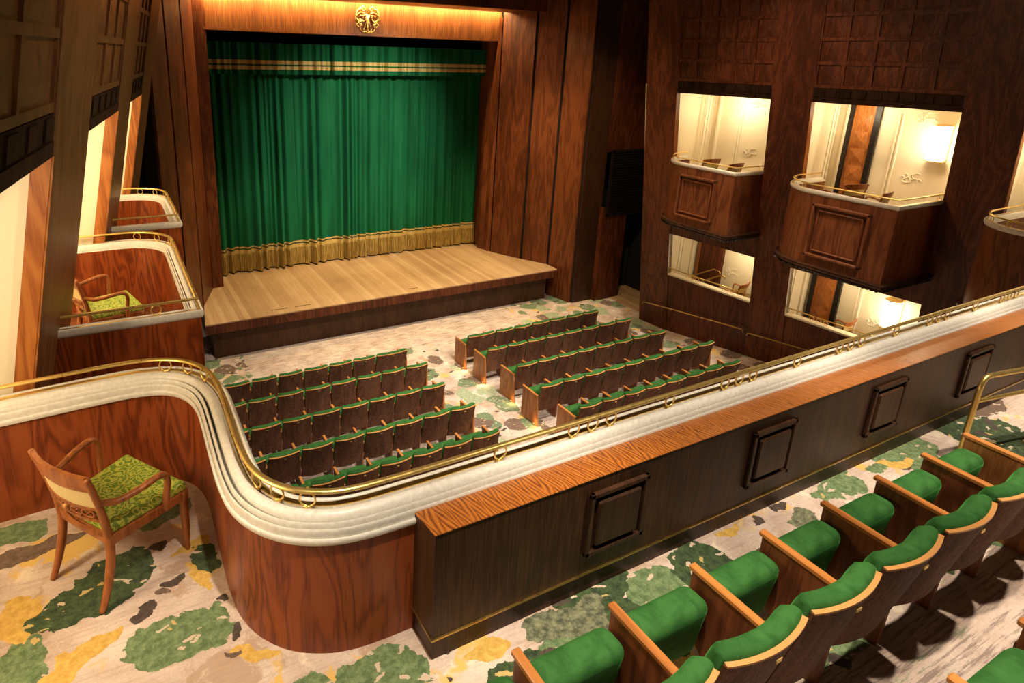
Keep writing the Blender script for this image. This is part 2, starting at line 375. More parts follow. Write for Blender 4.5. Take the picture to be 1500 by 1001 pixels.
# ------------------------------------------------------------------ wall frames
dR = Vector((.0937, -.9956, 0)); nR = Vector((-.9956, -.0937, 0)); OR = Vector((13.58, 12, 0))
def FR(u, w, z): return OR+dR*u+nR*w+(Vector((0, 0, 1))+nR*.14)*z
dL = Vector((-.1425, -.9898, 0)); nL = Vector((.9898, -.1425, 0)); OL_ = Vector((-.587, 12, 0))
def FL(u, w, z): return OL_+dL*u+nL*w+(Vector((0, 0, 1))+nL*.20)*z
BAYS = [(.77, 3.10), (3.96, 6.44), (7.30, 9.8)]
BAYSL = [(.60, 2.27), (3.71, 5.73), (7.19, 9.8)]
def stallz(y): return max(0, (11.3-y)*.105)

# ------------------------------------------------------------------ floors / shell
b = MB()
ys = [16, 11.3, 9, 7, 5, 3, 1, -2]
vs = []
for y in ys: vs += [(-4, y, stallz(y)), (16, y, stallz(y))]
for y in ys: vs += [(-4, y, stallz(y)-.2), (16, y, stallz(y)-.2)]
n = len(ys)
fs = [(2*i, 2*i+2, 2*i+3, 2*i+1) for i in range(n-1)]+[(2*n+2*i, 2*n+2*i+1, 2*n+2*i+3, 2*n+2*i+2) for i in range(n-1)]
b.add(vs, fs); struct(b.build('floor', CARPET_S), 'raked stalls floor in grey beige carpet with leafy aisles')
b = MB(); b.box(-3.2, 14.5, -2.2, 2.5, 3.9, 4.16); b.prism([(-3.2, 2.5), (.9, 2.5), (.74, 2.60), (.60, 2.72), (.50, 2.9), (.5, 4.5), (-3.2, 4.5)], 3.9, 4.16)
struct(b.build('balcony_floor', CARPET_B), 'leaf patterned balcony carpet around the armchair and along the counter')
b = MB(); b.box(-2.9, 14.4, -2.2, .72, 4.161, 4.495)
struct(b.build('balcony_step_floor', CARPET_B), 'higher carpeted balcony tier behind the front seats')
b = MB(); b.box(-4, 17, -4, 19, 11.2, 11.4); struct(b.build('ceiling', W_DARK), 'dark timber ceiling above the hall')

# ------------------------------------------------------------------ side walls
def side_wall(F, side):
    right = side == 'right'; U0, U1 = (-.15 if right else -1.35), 9.8+.86
    B_ = BAYS if right else BAYSL
    wall = MB(F)
    TH = -.12
    piers = [(U0, B_[0][0]), (B_[0][1], B_[1][0]), (B_[1][1], B_[2][0]), (9.8, U1)]
    for a, c in piers: wall.box(a, c, TH, 0, 0, 10.2)
    for a, c in B_:
        wall.box(a, c, TH, -.035, 6.58, 10.2); wall.box(a, c, TH, -.02, 2.90, 4.14)
        wall.box(a, c, TH, -.02, 0, 1.74)
    root = struct(wall.build('wall_'+side, W_WALL if right else W_LEFT), ('reddish' if side == 'right' else 'brown')+' walnut wall of piers and box openings, leaning inward')
    # coffers: frames and shallow inlaid squares above every opening
    for bi, (a, c) in enumerate(B_):
        g = MB(F); sq = MB(lambda u, y, z: F(u, y, z)); p = .45; nu = 5 if right else 3
        du = (c-a)/nu
        for i in range(nu+1): g.box(a+i*du-.03 if i else a, a+i*du+.03 if i < nu else c, -.04, -.012, 6.92, 10.1)
        for k in range(8): g.box(a, c, -.04, -.011, 6.90+k*p-.03, 6.90+k*p+.03)
        for i in range(nu):
            for k in range(7):
                x0, x1, z0, z1 = a+i*du+.045, a+(i+1)*du-.045, 6.90+k*p+.045, 6.90+(k+1)*p-.045
                sq.pyr(x0, x1, z0, z1, -.036, .02)
        g.build('coffer_frame', W_WALL if right else W_LEFT, root); sq.build('coffer_squares', W_WALL if right else W_LEFT, root)
        f = MB(F); f.box(a, c, -.05, .005, 6.58, 6.68); f.box(a, c, -.05, -.012, 6.68, 6.86)
        k = a+.03
        while k < c-.1: f.box(k, k+(.12 if right else .22), -.03, .004, 6.70, 6.84); k += .27 if right else .42
        f.build('dark_frieze', W_FRIEZE, root)
        # thin jamb trim, warm glow put into its orange wood colour, and sill trim
        j = MB(F); j.box(a-.012, a, TH, .012, 4.16, 6.58); j.build('jamb_trim', W_JAMB, root)
        if side == 'left':
            jj = MB(F); jj.box(a, a+.004, TH, -.001, 4.16, 6.58); jj.build('jamb_facing', W_JAMB, root)
        s2 = MB(F)
        s2.box(a, c, TH-.06, .03, 1.72, 1.76); s2.box(a-.015, a, TH, .01, 1.76, 2.9)
        s2.build('sill_trim', CREAM2, root)
    return root
wr = side_wall(FR, 'right'); wl = side_wall(FL, 'left')

# rooms behind the openings
def rooms_right():
    b = MB(); b.box(14.5, 14.62, .5, 12.3, 3.5, 6.75); b.box(14.72, 14.84, .5, 12.3, .6, 3.5); o = b.build('wall_box_back_right', CREAM); struct(o, 'cream plaster back wall of the right boxes')
    m = MB()
    for y0, y1 in ((.9, 2.0), (4.55, 5.42), (8.02, 8.86), (11.22, 12.2)):
        for z0, z1 in ((.6, 2.92), (4.16, 6.62)):
            if z0 < 1: y0 += .19
            x0 = lambda z, y: FR((12-y)/.9956, -.125, z).x
            xb = 14.72 if z0 < 1 else 14.5
            m.hexa([(x0(z0, y0), y0, z0), (xb, y0, z0), (xb, y1, z0), (x0(z0, y1), y1, z0), (x0(z1, y0), y0, z1), (xb, y0, z1), (xb, y1, z1), (x0(z1, y1), y1, z1)])
    struct(m.build('wall_box_partition_right', CREAM), 'cream partitions between the right boxes')
    m = MB(); x0 = lambda z, y: FR((12-y)/.9956, -.125, z).x
    for z0, z1 in ((2.93, 4.158), (6.62, 6.75), (.45, .98)):
        m.hexa([(x0(z0, .5), .5, z0), (14.72, .5, z0), (14.72, 12.2, z0), (x0(z0, 12.2), 12.2, z0), (x0(z1, .5), .5, z1), (14.72, .5, z1), (14.72, 12.2, z1), (x0(z1, 12.2), 12.2, z1)])
    struct(m.build('floor_box_right', CREAM), 'box floors and ceilings on the right')
    # plaster mouldings
    m = MB()
    for y in (10.55, 6.95, 3.4):
        for yy in (y-.02, y+.05): m.box(14.47, 14.5, yy, yy+.025, 4.3, 6.4); m.box(14.69, 14.72, yy+.1, yy+.125, 1.2, 2.8)
    for y1 in (8.02, 11.22, 4.55):
        for z0, z1 in ((4.16, 6.5), (.8, 2.85)):
            if z0 < 1: y1 += .19
            m.box(13.95, 13.98, y1-.02, y1, z0, z1); m.box(14.06, 14.09, y1-.02, y1, z0, z1); m.box(14.42, 14.5, y1-.05, y1, z0, z1)
    # scrolling plaster ornament beside the panel lines
    for y in (6.75, 10.35):
        for zc in (5.15, 6.35, 1.9):
            for k in range(7):
                a = k*.9; r = .05+.02*(k % 3)
                pts = [(14.485 if zc > 3 else 14.705, y-.02+(0 if zc > 3 else .1)-.05*k+r*math.cos(a+q*.5)*(.4+.08*q), zc+.05*math.sin(k*1.7)+r*math.sin(a+q*.5)*(.4+.08*q)) for q in range(9)]
                m.tube(pts, .010, 5)
    struct(m.build('trim_1', CREAM2), 'cream plaster mouldings and scroll ornament in the right boxes')
rooms_right()
def rooms_left():
    m = MB(FL)
    for a, c in ((-1.3, .55), (2.33, 3.66), (5.79, 7.14)):
        # the far-side partition of each box starts where the opening ends
        m.box(a, c, -2.2, -.122, 4.16, 6.75)
    struct(m.build('wall_box_partition_left', CREAM), 'cream partitions between the left boxes')
    m = MB(FL); m.box(-.15, 10.6, -2.35, -2.2, 3.5, 6.75); struct(m.build('wall_box_back_left', CREAM), 'cream back wall of the left boxes')
    m = MB(FL); m.box(-1.3, 10.6, -2.3, -.122, 6.62, 6.75); m.box(-1.3, 7.3, -2.3, -.122, 3.95, 4.158); struct(m.build('floor_box_left', CREAM), 'box floors and ceilings on the left')
    m = MB(FL)
    for c in (7.14, 3.66, .55):
        for w in (-.30, -.62, -1.3): m.box(c, c+.02, w-.05, w, 4.3, 6.5); m.box(c, c+.012, w-.09, w-.06, 4.3, 6.5)
    struct(m.build('trim_2', CREAM2), 'cream mouldings on the left box partitions')
rooms_left()

m = MB(FL); m.box(3.645, 3.659, -.33, -.22, 5.06, 5.18); o = m.build('door_plate', BRASSD); o['label'] = 'small brass plate on the cream wall inside the middle left box'; o['category'] = 'wall plate'
# inlaid pilasters on the back wall of the right boxes
def pilaster(y0, y1, z0, z1, label, X=14.498):
    t = thing('inlaid_pilaster', label, 'pilaster', (X, (y0+y1)/2, z0), 0)
    w = (y1-y0)/2; h = z1-z0
    m = MB(); m.box(-.05, 0, -w+.11, w-.11, 0, h); m.build('panel_ground', W_JAMB, t)
    m = MB()
    for s in (-1, 1):
        m.box(-.065, 0, s*w, s*(w-.11), 0, h)
        k = 0.03
        while k < h-.08: m.box(-.072, -.06, s*(w-.02), s*(w-.09), k, k+.06); k += .09
    m.build('beaded_border', BLACKW, t)
    m = MB(); k = .03; s_ = 2*(w-.11)-.1
    while k+s_ < h+.05:
        y_, z_ = -s_/2, k
        m.add([(-.052, y_, z_), (-.052, -y_, z_), (-.052, -y_, z_+s_), (-.052, y_, z_+s_), (-.085, 0, z_+s_/2)], [(0, 1, 4), (1, 2, 4), (2, 3, 4), (3, 0, 4)]); k += s_+.06
    m.build('inlaid_squares', W_INLAY, t)
pilaster(7.35, 7.98, 4.16, 6.62, 'tall orange inlaid pilaster with dark beaded borders inside the large upper right box')
pilaster(7.47, 8.15, .985, 2.9, 'short orange inlaid pilaster seen through the lower right opening left of the lamp', 14.718)
m = MB(); m.box(14.62, 14.718, 10.55, 11.25, .985, 2.9); o = m.build('wood_door_panel', W_WALL); o['label'] = 'plain brown wooden panel inside the lower far right opening'; o['category'] = 'panel'
m = MB(); m.box(14.60, 14.718, 11.25, 11.30, .985, 2.9); m.build('jamb_edge', W_JAMB, o)

def sconce(y, z0, z1, label, X=14.498):
    t = thing('wall_sconce', label, 'wall lamp', (X, y, z0)); h = z1-z0
    m = MB(); m.lathe([(.13, .02), (.15, .05), (.15, h-.05), (.13, h-.02)], -.13, 0, 20); m.build('glass_shade', GLOW, t, smooth=True)
    m = MB(); m.box(-.02, 0, -.14, .14, 0, h); m.lathe([(.155, 0), (.155, .02)], -.13, 0, 20); m.lathe([(.155, h-.02), (.155, h)], -.13, 0, 20); m.build('brass_frame', BRASS, t)
    l = bpy.data.lights.new('sconce_light', 'POINT'); l.energy = 17 if z0 > 4 else 8; l.color = (1, .80, .52); l.shadow_soft_size = .12
    o = bpy.data.objects.new('sconce_light', l); COL.objects.link(o); o.location = (X-.45, y, (z0+z1)/2)
sconce(6.2, 5.56, 6.27, 'glowing cylinder wall lamp in the large upper right box')
sconce(6.36, 1.95, 2.58, 'glowing cylinder wall lamp seen through the lower right opening', 14.718)
def plamp(loc, e, r=.2, c=(1, .82, .56)):
    l = bpy.data.lights.new('box_light', 'POINT'); l.energy = e; l.color = c; l.shadow_soft_size = r
    o = bpy.data.objects.new('box_light', l); COL.objects.link(o); o.location = loc
plamp((13.9, 10.4, 6.3), 27); plamp((13.95, 7.5, 6.35), 15); plamp((13.9, 3.9, 6.2), 28)
plamp((14.05, 9.8, 2.6), 15, .12); plamp((14.1, 7.2, 2.65), 6, .12)
for u, e in ((9.0, 75), (5.0, 60), (1.6, 50)):
    p = FL(u, -1.1, 6.2); plamp(tuple(p), e)

# ------------------------------------------------------------------ cornice / rail profiles
Z0 = 4.88
def _rib(cx, cz, rx, rz, a0, a1, n): return [(cx+rx*math.cos(math.radians(lerp(a0, a1, i/n))), cz+rz*math.sin(math.radians(lerp(a0, a1, i/n)))) for i in range(n+1)]
CORN0 = [(-.02, 4.885)]+_rib(-.014, 4.903, .010, .018, 200, 20, 5)+[(-.006, 4.900)]+_rib(.003, 4.935, .0085, .030, 180, 0, 6)+[(.0125, 4.900), (.0165, 4.900)]+_rib(.0275, 4.950, .0095, .036, 180, 0, 6)+[(.038, 4.905), (.046, 4.905)]+_rib(.088, 4.962, .039, .048, 180, 15, 9)+[
        (.127, 4.975), (.129, 4.998), (.161, 4.998), (.164, 4.985)]+_rib(.182, 4.985, .018, .024, 160, 0, 5)+[(.20, 4.95), (.185, 4.92), (.165, 4.91), (.15, 4.885)]
BAND0 = [(.130, 4.997), (.130, 5.006), (.160, 5.006), (.160, 4.997)]
def offset_path(path, o):
    out = []
    m = len(path)
    for i in range(m):
        def nr(a, b):
            d = Vector((b[0]-a[0], b[1]-a[1])).normalized(); return Vector((-d.y, d.x))
        ns = []
        if i > 0: ns.append(nr(path[i-1], path[i]))
        if i < m-1: ns.append(nr(path[i], path[i+1]))
        q = sum(ns, Vector((0, 0))).normalized(); q = q/max(.35, q.dot(ns[0]))
        out.append((path[i][0]+q.x*o, path[i][1]+q.y*o))
    return out
def at_len(path, s):
    for a, b_ in zip(path, path[1:]):
        d = math.dist(a, b_)
        if s <= d: t_ = s/d; return (lerp(a[0], b_[0], t_), lerp(a[1], b_[1], t_)), math.atan2(b_[1]-a[1], b_[0]-a[0])
        s -= d
    return path[-1], math.atan2(path[-1][1]-path[-2][1], path[-1][0]-path[-2][0])
def rings(path, slist, parent, zc=5.050, R=.042, o=.122):
    off = offset_path(path, o)
    for s in slist:
        (x, y), a = at_len(off, s)
        m = MB(); m.tube([(R*math.cos(q*PI/10), 0, R*math.sin(q*PI/10)) for q in range(20)], .0055, 6, True)
        m.box(-.022, .022, -.008, .008, -R-.012, -R+.002)
        o = m.build('rail_ring', BRASS, parent, smooth='all'); o.location = (x, y, zc); o.rotation_euler = (0, 0, a)
def railing(path, parent, slist, small=False):
    k = .62 if small else 1
    f = lambda P: [(.03+o*.62, 5.0+(z-5.0)*.8) if small else (o, z) for o, z in P]
    CORN, BAND = f(CORN0), f(BAND0); oc = .122 if not small else .03+.122*.62
    m = MB(); m.sweep(path, CORN); m.build('white_cornice', WHITE, parent, smooth=True)
    m = MB(); m.sweep(path, BAND); m.build('brass_band', BRASS, parent)
    off = offset_path(path, oc)
    m = MB(); m.tube([(x, y, 5.098 if not small else 5.104) for x, y in off], .019, 10, False, .7); m.build('brass_rail', BRASS, parent, smooth=True)
    rings(path, slist, parent, o=oc)

# ------------------------------------------------------------------ balcony parapet (armchair box and long front)
def smoothpath(pts, n=6):
    out = []
    P = [pts[0]]+pts+[pts[-1]]
    for i in range(1, len(P)-2):
        p0, p1, p2, p3 = P[i-1], P[i], P[i+1], P[i+2]
        for k in range(n):
            t_ = k/n
            out.append(tuple(.5*((2*p1[j])+(-p0[j]+p2[j])*t_+(2*p0[j]-5*p1[j]+4*p2[j]-p3[j])*t_*t_+(-p0[j]+3*p1[j]-3*p2[j]+p3[j])*t_**3) for j in (0, 1)))
    out.append(pts[-1]); return out
inner = smoothpath([(-1.2, 4.37), (-.62, 4.40), (-.25, 4.42), (.02, 4.42), (.22, 4.36), (.34, 4.22), (.39, 4.02), (.395, 3.75), (.39, 3.45), (.39, 3.15), (.415, 2.93), (.49, 2.75), (.62, 2.60), (.80, 2.50), (.98, 2.46), (1.2, 2.45)], 5)
full = inner+[(1.4, 2.447), (11.7, 2.455)]
par = thing('balcony_parapet', 'long curving rosewood balcony front with fluted white cornice and brass ring rail', 'parapet')
m = MB(); m.sweep(full, [(0, 4.16), (0, 4.89), (.13, 4.89), (.13, 3.3), (.06, 3.3), (.06, 4.16)]); m.build('parapet_wall', W_PAR, par, smooth=True)
# ring positions measured along the path
def s_of(path, target):
    best = None; acc = 0
    for a, b_ in zip(path, path[1:]):
        d = math.dist(a, b_)
        k = max(0, min(1, ((target[0]-a[0])*(b_[0]-a[0])+(target[1]-a[1])*(b_[1]-a[1]))/(d*d)))
        p = (lerp(a[0], b_[0], k), lerp(a[1], b_[1], k)); q = math.dist(p, target)
        if best is None or q < best[0]: best = (q, acc+d*k)
        acc += d
    return best[1]
offp = offset_path(full, .125)
tg = [(.22, 4.47), (.35, 4.38), (.45, 4.24), (.51, 2.92), (.60, 2.77), (.73, 2.64), (1.88, 2.57)]
x = 2.43
while x < 11.8:
    tg += [(x, 2.57), (x+.155, 2.57), (x+.31, 2.57), (x+.84, 2.57)]; x += 1.40
railing(full, par, [s_of(offp, q) for q in tg])

# counter in front of the first row
cnt = thing('parapet_counter', 'dark walnut balcony counter with orange figured sloping top and brass skirting strip', 'counter')
X0, X1, YA, YB = 1.262, 11.7, 2.21, 2.442
m = MB(); m.hexa([(X0, YA+.004, 4.31), (X1, YA+.004, 4.31), (X1, YB, 4.31), (X0, YB, 4.31), (X0, YA+.004, 4.981), (X1, YA+.004, 4.981), (X1, YB, 4.941), (X0, YB, 4.941)]); m.build('counter_body', W_DARK, cnt)
m = MB(); m.hexa([(X0-.003, YA-.002, 4.982), (X1, YA-.002, 4.982), (X1, YB, 4.942), (X0-.003, YB, 4.942), (X0-.003, YA-.002, 4.990), (X1, YA-.002, 4.990), (X1, YB, 4.950), (X0-.003, YB, 4.950)]); m.build('counter_top', W_TOP, cnt, bevel=.002, seg=1)
m = MB(); m.box(X0+.012, X1, YA+.016, YB, 4.161, 4.31); m.build('plinth', W_DARK, cnt)
m = MB(); m.box(X0-.006, X1, YA-.006, YB, 4.308, 4.318); m.build('brass_strip', BRASSD, cnt)
for i in range(6):
    x = 2.26+1.425*i; m = MB(lambda u, w, z: (x+u, YA+.004-w, z))
    W_, za, zb = .46, 4.455, 4.895
    # mitred outer frame standing proud, inner raised field
    for (a, c, e, f) in ((0, W_, za, za+.035), (0, W_, zb-.035, zb), (0, .035, za, zb), (W_-.035, W_, za, zb)): m.box(a, c, 0, .028, e, f)
    m.build('panel_frame', W_DARK, cnt, bevel=.006, seg=1)
    m = MB(lambda u, w, z: (x+u, YA+.004-w, z)); m.box(.065, W_-.065, 0, .034, za+.065, zb-.065); m.build('raised_field', W_DARK, cnt, bevel=.010, seg=1)

# ------------------------------------------------------------------ boxes on the side walls
def box_path_right(xo, yn, yf, r, wx):
    # from the wall near side: out, sharp corner, along the front, rounded far corner, back to the wall
    return ([(wx(yf), yf)]+[(xo+r+r*math.cos(math.radians(a)), yf-r+r*math.sin(math.radians(a))) for a in range(90, 181, 9)]+[(xo, yn), (wx(yn), yn)])[::-1]
def theatre_box(side, path, label, panel=None):
    """path runs so that the outside is on its left"""
    t = thing('theatre_box', label, 'theatre box')
    m = MB(); m.sweep(path, [(-.0, 4.2), (-.0, 4.93), (.13, 4.93), (.13, 3.56), (.06, 3.54), (-.0, 3.54)]); m.build('box_front', W_PAR if side == 'left' else W_RBOX, t, smooth=True)
    m = MB(); m.prism([(p[0], p[1]) for p in offset_path(path, .005)], 3.56, 4.2); m.build('box_floor', W_RBOX, t)
    m = MB(); m.sweep(path, [(.12, 3.50), (.135, 3.46), (.17, 3.47), (.20, 3.50), (.19, 3.53), (.205, 3.555), (.16, 3.57), (.125, 3.57)]);     off = offset_path(path, .13); L = sum(math.dist(a, c) for a, c in zip(off, off[1:]))
    if side == 'right':
        m.cur = 1; s = .06
        while s < L-.05:
            (x, y), a = at_len(offset_path(path, .15), s); c_, s_ = math.cos(a), math.sin(a)
            m.prism([(x+c_*p-s_*q, y+s_*p+c_*q) for p, q in ((-.02, 0), (.02, 0), (.02, .05), (-.02, .05))], 3.435, 3.465); s += .075
    m.build('base_moulding', [W_DARK, BLACKW], t, smooth=True)
    offr = offset_path(path, .125); L = sum(math.dist(a, c) for a, c in zip(offr, offr[1:]))
    if side == 'right': sl = [s_of(offr, offr[-k]) for k in (4, 7, 10)]+[.35, .50]
    else: sl = [s_of(offr, offr[k]) for k in (3, 6, 9)]+[L-1.05]
    railing(path, t, sl, True)
    if panel:
        xo, y0, y1, z0, z1 = panel
        for nm, g, d in (('panel_frame', 0, .07), ('inner_frame', .11, .045)):
            m = MB(); w = .055 if nm == 'panel_frame' else .03
            a, c, e, f = y0+g, y1-g, z0+g, z1-g
            for (p, q, r_, s2) in ((a, c, e, e+w), (a, c, f-w, f), (a, a+w, e, f), (c-w, c, e, f)): m.box(xo-d, xo+.01, p, q, r_, s2)
            m.build(nm, W_RBOX, t, bevel=.012, seg=1)
    return t
W_RBOX = wood('box_mahogany', (.055, .013, .0045), (.125, .034, .011), (.20, .062, .021), 'Z', .33, .7, .25, scale=1.3)
def wxR(z=4.96, w=0): return lambda y: FR((12-y)/.9956, w, z).x+.38
def wxL(z=4.96): return lambda y: FL((12-y)/.9898, -.02, z).x-.05
theatre_box('right', box_path_right(12.40, 8.99, 11.0, .8, wxR()), 'smallest curved mahogany box, nearest the stage on the right wall', (12.27, 9.28, 10.32, 3.73, 4.75))
theatre_box('right', box_path_right(12.19, 5.66, 7.75, .8, wxR()), 'large curved mahogany box in the middle of the right wall', (12.06, 5.90, 6.95, 3.74, 4.77))
theatre_box('right', box_path_right(12.17, 2.66, 4.42, .62, wxR()), 'mahogany box cut by the right edge above the long white rail', (12.04, 2.95, 3.6, 3.74, 4.77))
def box_path_left(xo, yn, yf, r, wx):
    return [(wx(yn), yn), (xo, yn)][::1]+[(xo-r+r*math.cos(math.radians(a)), yf-r+r*math.sin(math.radians(a))) for a in range(0, 91, 9)]+[(wx(yf), yf)]
def rev(p): return p[::-1]
# on the left wall the outside lies on the left when walking from the far side back to the near side
theatre_box('left', rev(box_path_left(.50, 5.72, 8.08, .42, lambda y: -.72 if y < 7 else -1.2)), 'curved rosewood box on the left wall with an armchair in it, just beyond the balcony')
theatre_box('left', rev(box_path_left(.70, 9.02, 10.85, .42, lambda y: -.03 if y < 10 else -.8)), 'far small curved rosewood box on the left wall beside the stage')

# ------------------------------------------------------------------ stage and proscenium
st = thing('stage', 'raised stage with pale oak boards and mahogany edge', 'stage')
poly = [(1.70, 14.41), (12.24, 14.41), (12.24, 14.95), (11.78, 15.75), (11.3, 16.75), (11.3, 18.5), (2.2, 18.5), (2.27, 16.85), (1.85, 15.65)]
m = MB(); m.prism(poly, .98, 1.01); m.build('stage_deck', OAK, st)
m = MB(); m.prism([(x, y) if y > 14.5 else (x, 14.405) for x, y in poly], .75, .979); m.build('stage_edge', W_WALL, st)
m = MB(); m.box(1.9, 12.0, 14.62, 18, 0.001, .75); m.build('stage_riser', W_DARK, st)
m = MB()
for x, w in ((3.35, .42), (3.95, .42), (7.2, .3)): m.box(x, x+w, 14.68, 14.705, 1.0095, 1.013)
m.build('floor_slot', BLACKW, st)
PR = [(11.2, 17.2), (11.28, 16.85), (11.78, 15.75), (12.25, 14.95), (12.47, 13.98)]
PL = [(2.56, 17.2), (2.27, 16.85), (1.85, 15.65), (1.42, 14.85), (1.0, 14.0)]
def strips(P, side):
    sg = 1 if side == 'right' else -1
    root = None
    for i in range(1, 4):
        a, c = Vector(P[i]), Vector(P[i+1]); d = (c-a).normalized(); nn = Vector((d.y, -d.x))*sg   # behind
        if nn.x*sg < 0: nn = -nn
        g = .06
        a2 = a+d*g; c2 = c-d*g*.5
        m = MB(); m.prism([tuple(a2), tuple(c2), tuple(c2+nn*.14), tuple(a2+nn*.14)], 1.012 if (i < 3) else 0.0, 11.0)
        mat = W_SPLAY
        o = m.build('wall_portal_panel_'+side, mat); struct(o, 'splayed mahogany portal panel at the %s of the stage' % side)
        m = MB(); m.prism([tuple(a-d*.03+nn*.06), tuple(c+nn*.06), tuple(c+nn*.3), tuple(a-d*.03+nn*.3)], 1.012 if i < 3 else 0.0, 11.0)
        m.build('backing', DARKROOM, o)
W_SPLAY = wood('portal_mahogany', (.060, .014, .004), (.125, .033, .0095), (.19, .056, .017), 'Z', .33, .6, .2, figw=.45, fine=2)
strips(PR, 'right'); strips(PL, 'left')
m = MB(); m.prism([(11.30, 16.85), (11.20, 16.90), (11.20, 17.3), (11.26, 17.3), (11.26, 17.9), (11.6, 17.9)], 1.012, 8.5); m.prism([(11.12, 17.25), (11.2, 17.1), (11.25, 17.1), (11.25, 17.4), (11.12, 17.4)], 1.012, 7.84)
m.prism([(2.27, 16.87), (2.56, 16.9), (2.56, 17.3), (2.45, 17.3), (2.45, 17.9), (2.2, 17.9)], 1.012, 8.5)
struct(m.build('wall_proscenium_jamb', W_SPLAY), 'mahogany jambs of the stage opening')
m = MB(); m.box(2.27, 11.30, 16.9, 17.0, 7.86, 9.3); m.box(2.5, 11.25, 16.89, 17.3, 7.80, 7.86)
struct(m.build('wall_proscenium_header', W_HEAD), 'lit mahogany header above the stage opening')
m = MB(); m.prism([(1.8, 15.5), (11.9, 15.5), (11.35, 16.62), (2.2, 16.62)], 8.63, 9.4); struct(m.build('trim_portal_beam', W_WALL), 'mahogany beam hiding the cove lamp')
m = MB(); m.box(2.3, 11.28, 16.80, 16.84, 8.68, 8.72); o = m.build('cove_lamp', COVE); o['label'] = 'glowing strip lamp along the top of the stage header'; o['category'] = 'strip lamp'
l = bpy.data.lights.new('cove_area', 'AREA'); l.shape = 'RECTANGLE'; l.size = 8.9; l.size_y = .08; l.energy = 200; l.color = (1, .66, .30)
o = bpy.data.objects.new('cove_area', l); COL.objects.link(o); o.location = (6.8, 16.76, 8.72); o.rotation_euler = (math.radians(25), 0, 0)
m = MB(); m.box(.5, 13.5, 18.7, 18.8, 0, 10); struct(m.build('wall_stage_back', DARKROOM), 'dark wall behind the stage curtain')
# dark wing wall and door opening to the right, left dark recess
m = MB(); m.box(12.55, 13.35, 13.95, 14.1, 0, 10); struct(m.build('wall_wing_right', W_DARK), 'dark wing wall beside the portal')
m = MB(); m.hexa([(13.30, 13.80, 0), (14.27, 13.80, 0), (14.27, 13.95, 0), (13.30, 13.95, 0), (13.30, 13.80, 3.03), (14.27, 13.80, 2.75), (14.27, 13.95, 2.75), (13.30, 13.95, 3.03)])
struct(m.build('wall_wing_panel', W_WALL), 'low brown wall panel left of the dark side doorway')
m = MB(); m.box(13.35, 15.3, 13.9, 14.05, 4.7, 10); struct(m.build('wall_wing_upper', W_WALL), 'panelled wall above the louvre')
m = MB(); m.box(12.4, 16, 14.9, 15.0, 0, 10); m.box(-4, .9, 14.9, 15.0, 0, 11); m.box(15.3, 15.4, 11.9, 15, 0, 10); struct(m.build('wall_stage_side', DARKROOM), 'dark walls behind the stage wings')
m = MB(); m.box(13.95, 15.3, 12.15, 14.9, .0, .02); struct(m.build('doorway_floor', OAK), 'pale boards in the side doorway')
lv = thing('louvre_grille', 'black louvred grille above the side doorway right of the stage', 'grille', (13.4, 13.75, 2.75))
m = MB(); m.box(0, 1.75, 0, .05, 0, .07); m.box(0, 1.75, 0, .05, 1.95, 2.02); m.box(0, .05, 0, .05, 0, 2.0); m.box(1.7, 1.75, 0, .05, 0, 2.0); m.build('grille_frame', BLACKW, lv)
m = MB(); m.box(0, 1.75, .06, .08, 0, 2.0); m.build('backing', DARKROOM, lv)
m = MB()
for k in range(24): z = .09+k*.078; m.hexa([(.04, .0, z), (1.71, .0, z), (1.71, .045, z+.03), (.04, .045, z+.03), (.04, 0, z+.012), (1.71, 0, z+.012), (1.71, .045, z+.042), (.04, .045, z+.042)])
m.build('louvre_slats', BLACKW, lv)
def drape(x0, x1, y, z0, z1, foldf, nx, nz, name, mat, parent=None, flare=0.0, **k):
    b = MB(); vs = []
    for j in range(nz+1):
        z = lerp(z0, z1, j/nz)
        for i in range(nx+1):
            x = lerp(x0, x1, i/nx); vs.append((x, y-foldf(x, (z-z0)/(z1-z0)), z))
    fs = [(j*(nx+1)+i, j*(nx+1)+i+1, (j+1)*(nx+1)+i+1, (j+1)*(nx+1)+i) for j in range(nz) for i in range(nx)]
    b.add(vs, fs); return b.build(name, mat, parent, smooth='all', **k)
random.seed(11)
ph = [random.uniform(0, 6.28) for _ in range(12)]
def fold(x, h, amp=1.0):
    w = x+.10*math.sin(x*2.3+ph[0])+.06*math.sin(x*5.1+ph[1])
    a = .13*abs(math.sin(w*10+ph[2]+.3*h))-.06+.055*math.sin(w*27+ph[3])+.05*math.sin(w*6.5+ph[4])
    if x > 6.76: a = .06*abs(math.sin(w*8+ph[5]+.4*h))-.03+.03*math.sin(w*21+ph[6])+.03*math.sin(w*37+ph[7])
    return a*amp*(1-.25*h)+.02
def half(x0, x1, side, label):
    t = thing('stage_curtain', label, 'stage curtain')
    drape(x0, x1, 17.95, 1.48, 7.42, fold, int((x1-x0)*90), 14, 'curtain_cloth', CURT, t)
    fb = lambda x, h: fold(x, 0)+.012
    drape(x0, x1, 17.95, 1.74, 1.79, fb, int((x1-x0)*90), 1, 'gold_band', GOLDC, t)
    drape(x0, x1, 17.95, 1.54, 1.70, fb, int((x1-x0)*90), 1, 'gold_band', GOLDC, t)
    drape(x0, x1, 17.95, 1.70, 1.74, lambda x, h: fold(x, 0)+.008, int((x1-x0)*90), 1, 'green_braid', DGREEN, t)
    drape(x0, x1, 17.95, 1.06, 1.58, lambda x, h: fold(x, 0)*1.15+.03+.012*math.sin(x*150)+.03*(1-h), int((x1-x0)*160), 4, 'fringe', FRINGE, t)
half(2.3, 6.765, 'l', 'left half of the green stage curtain with gold fringe')
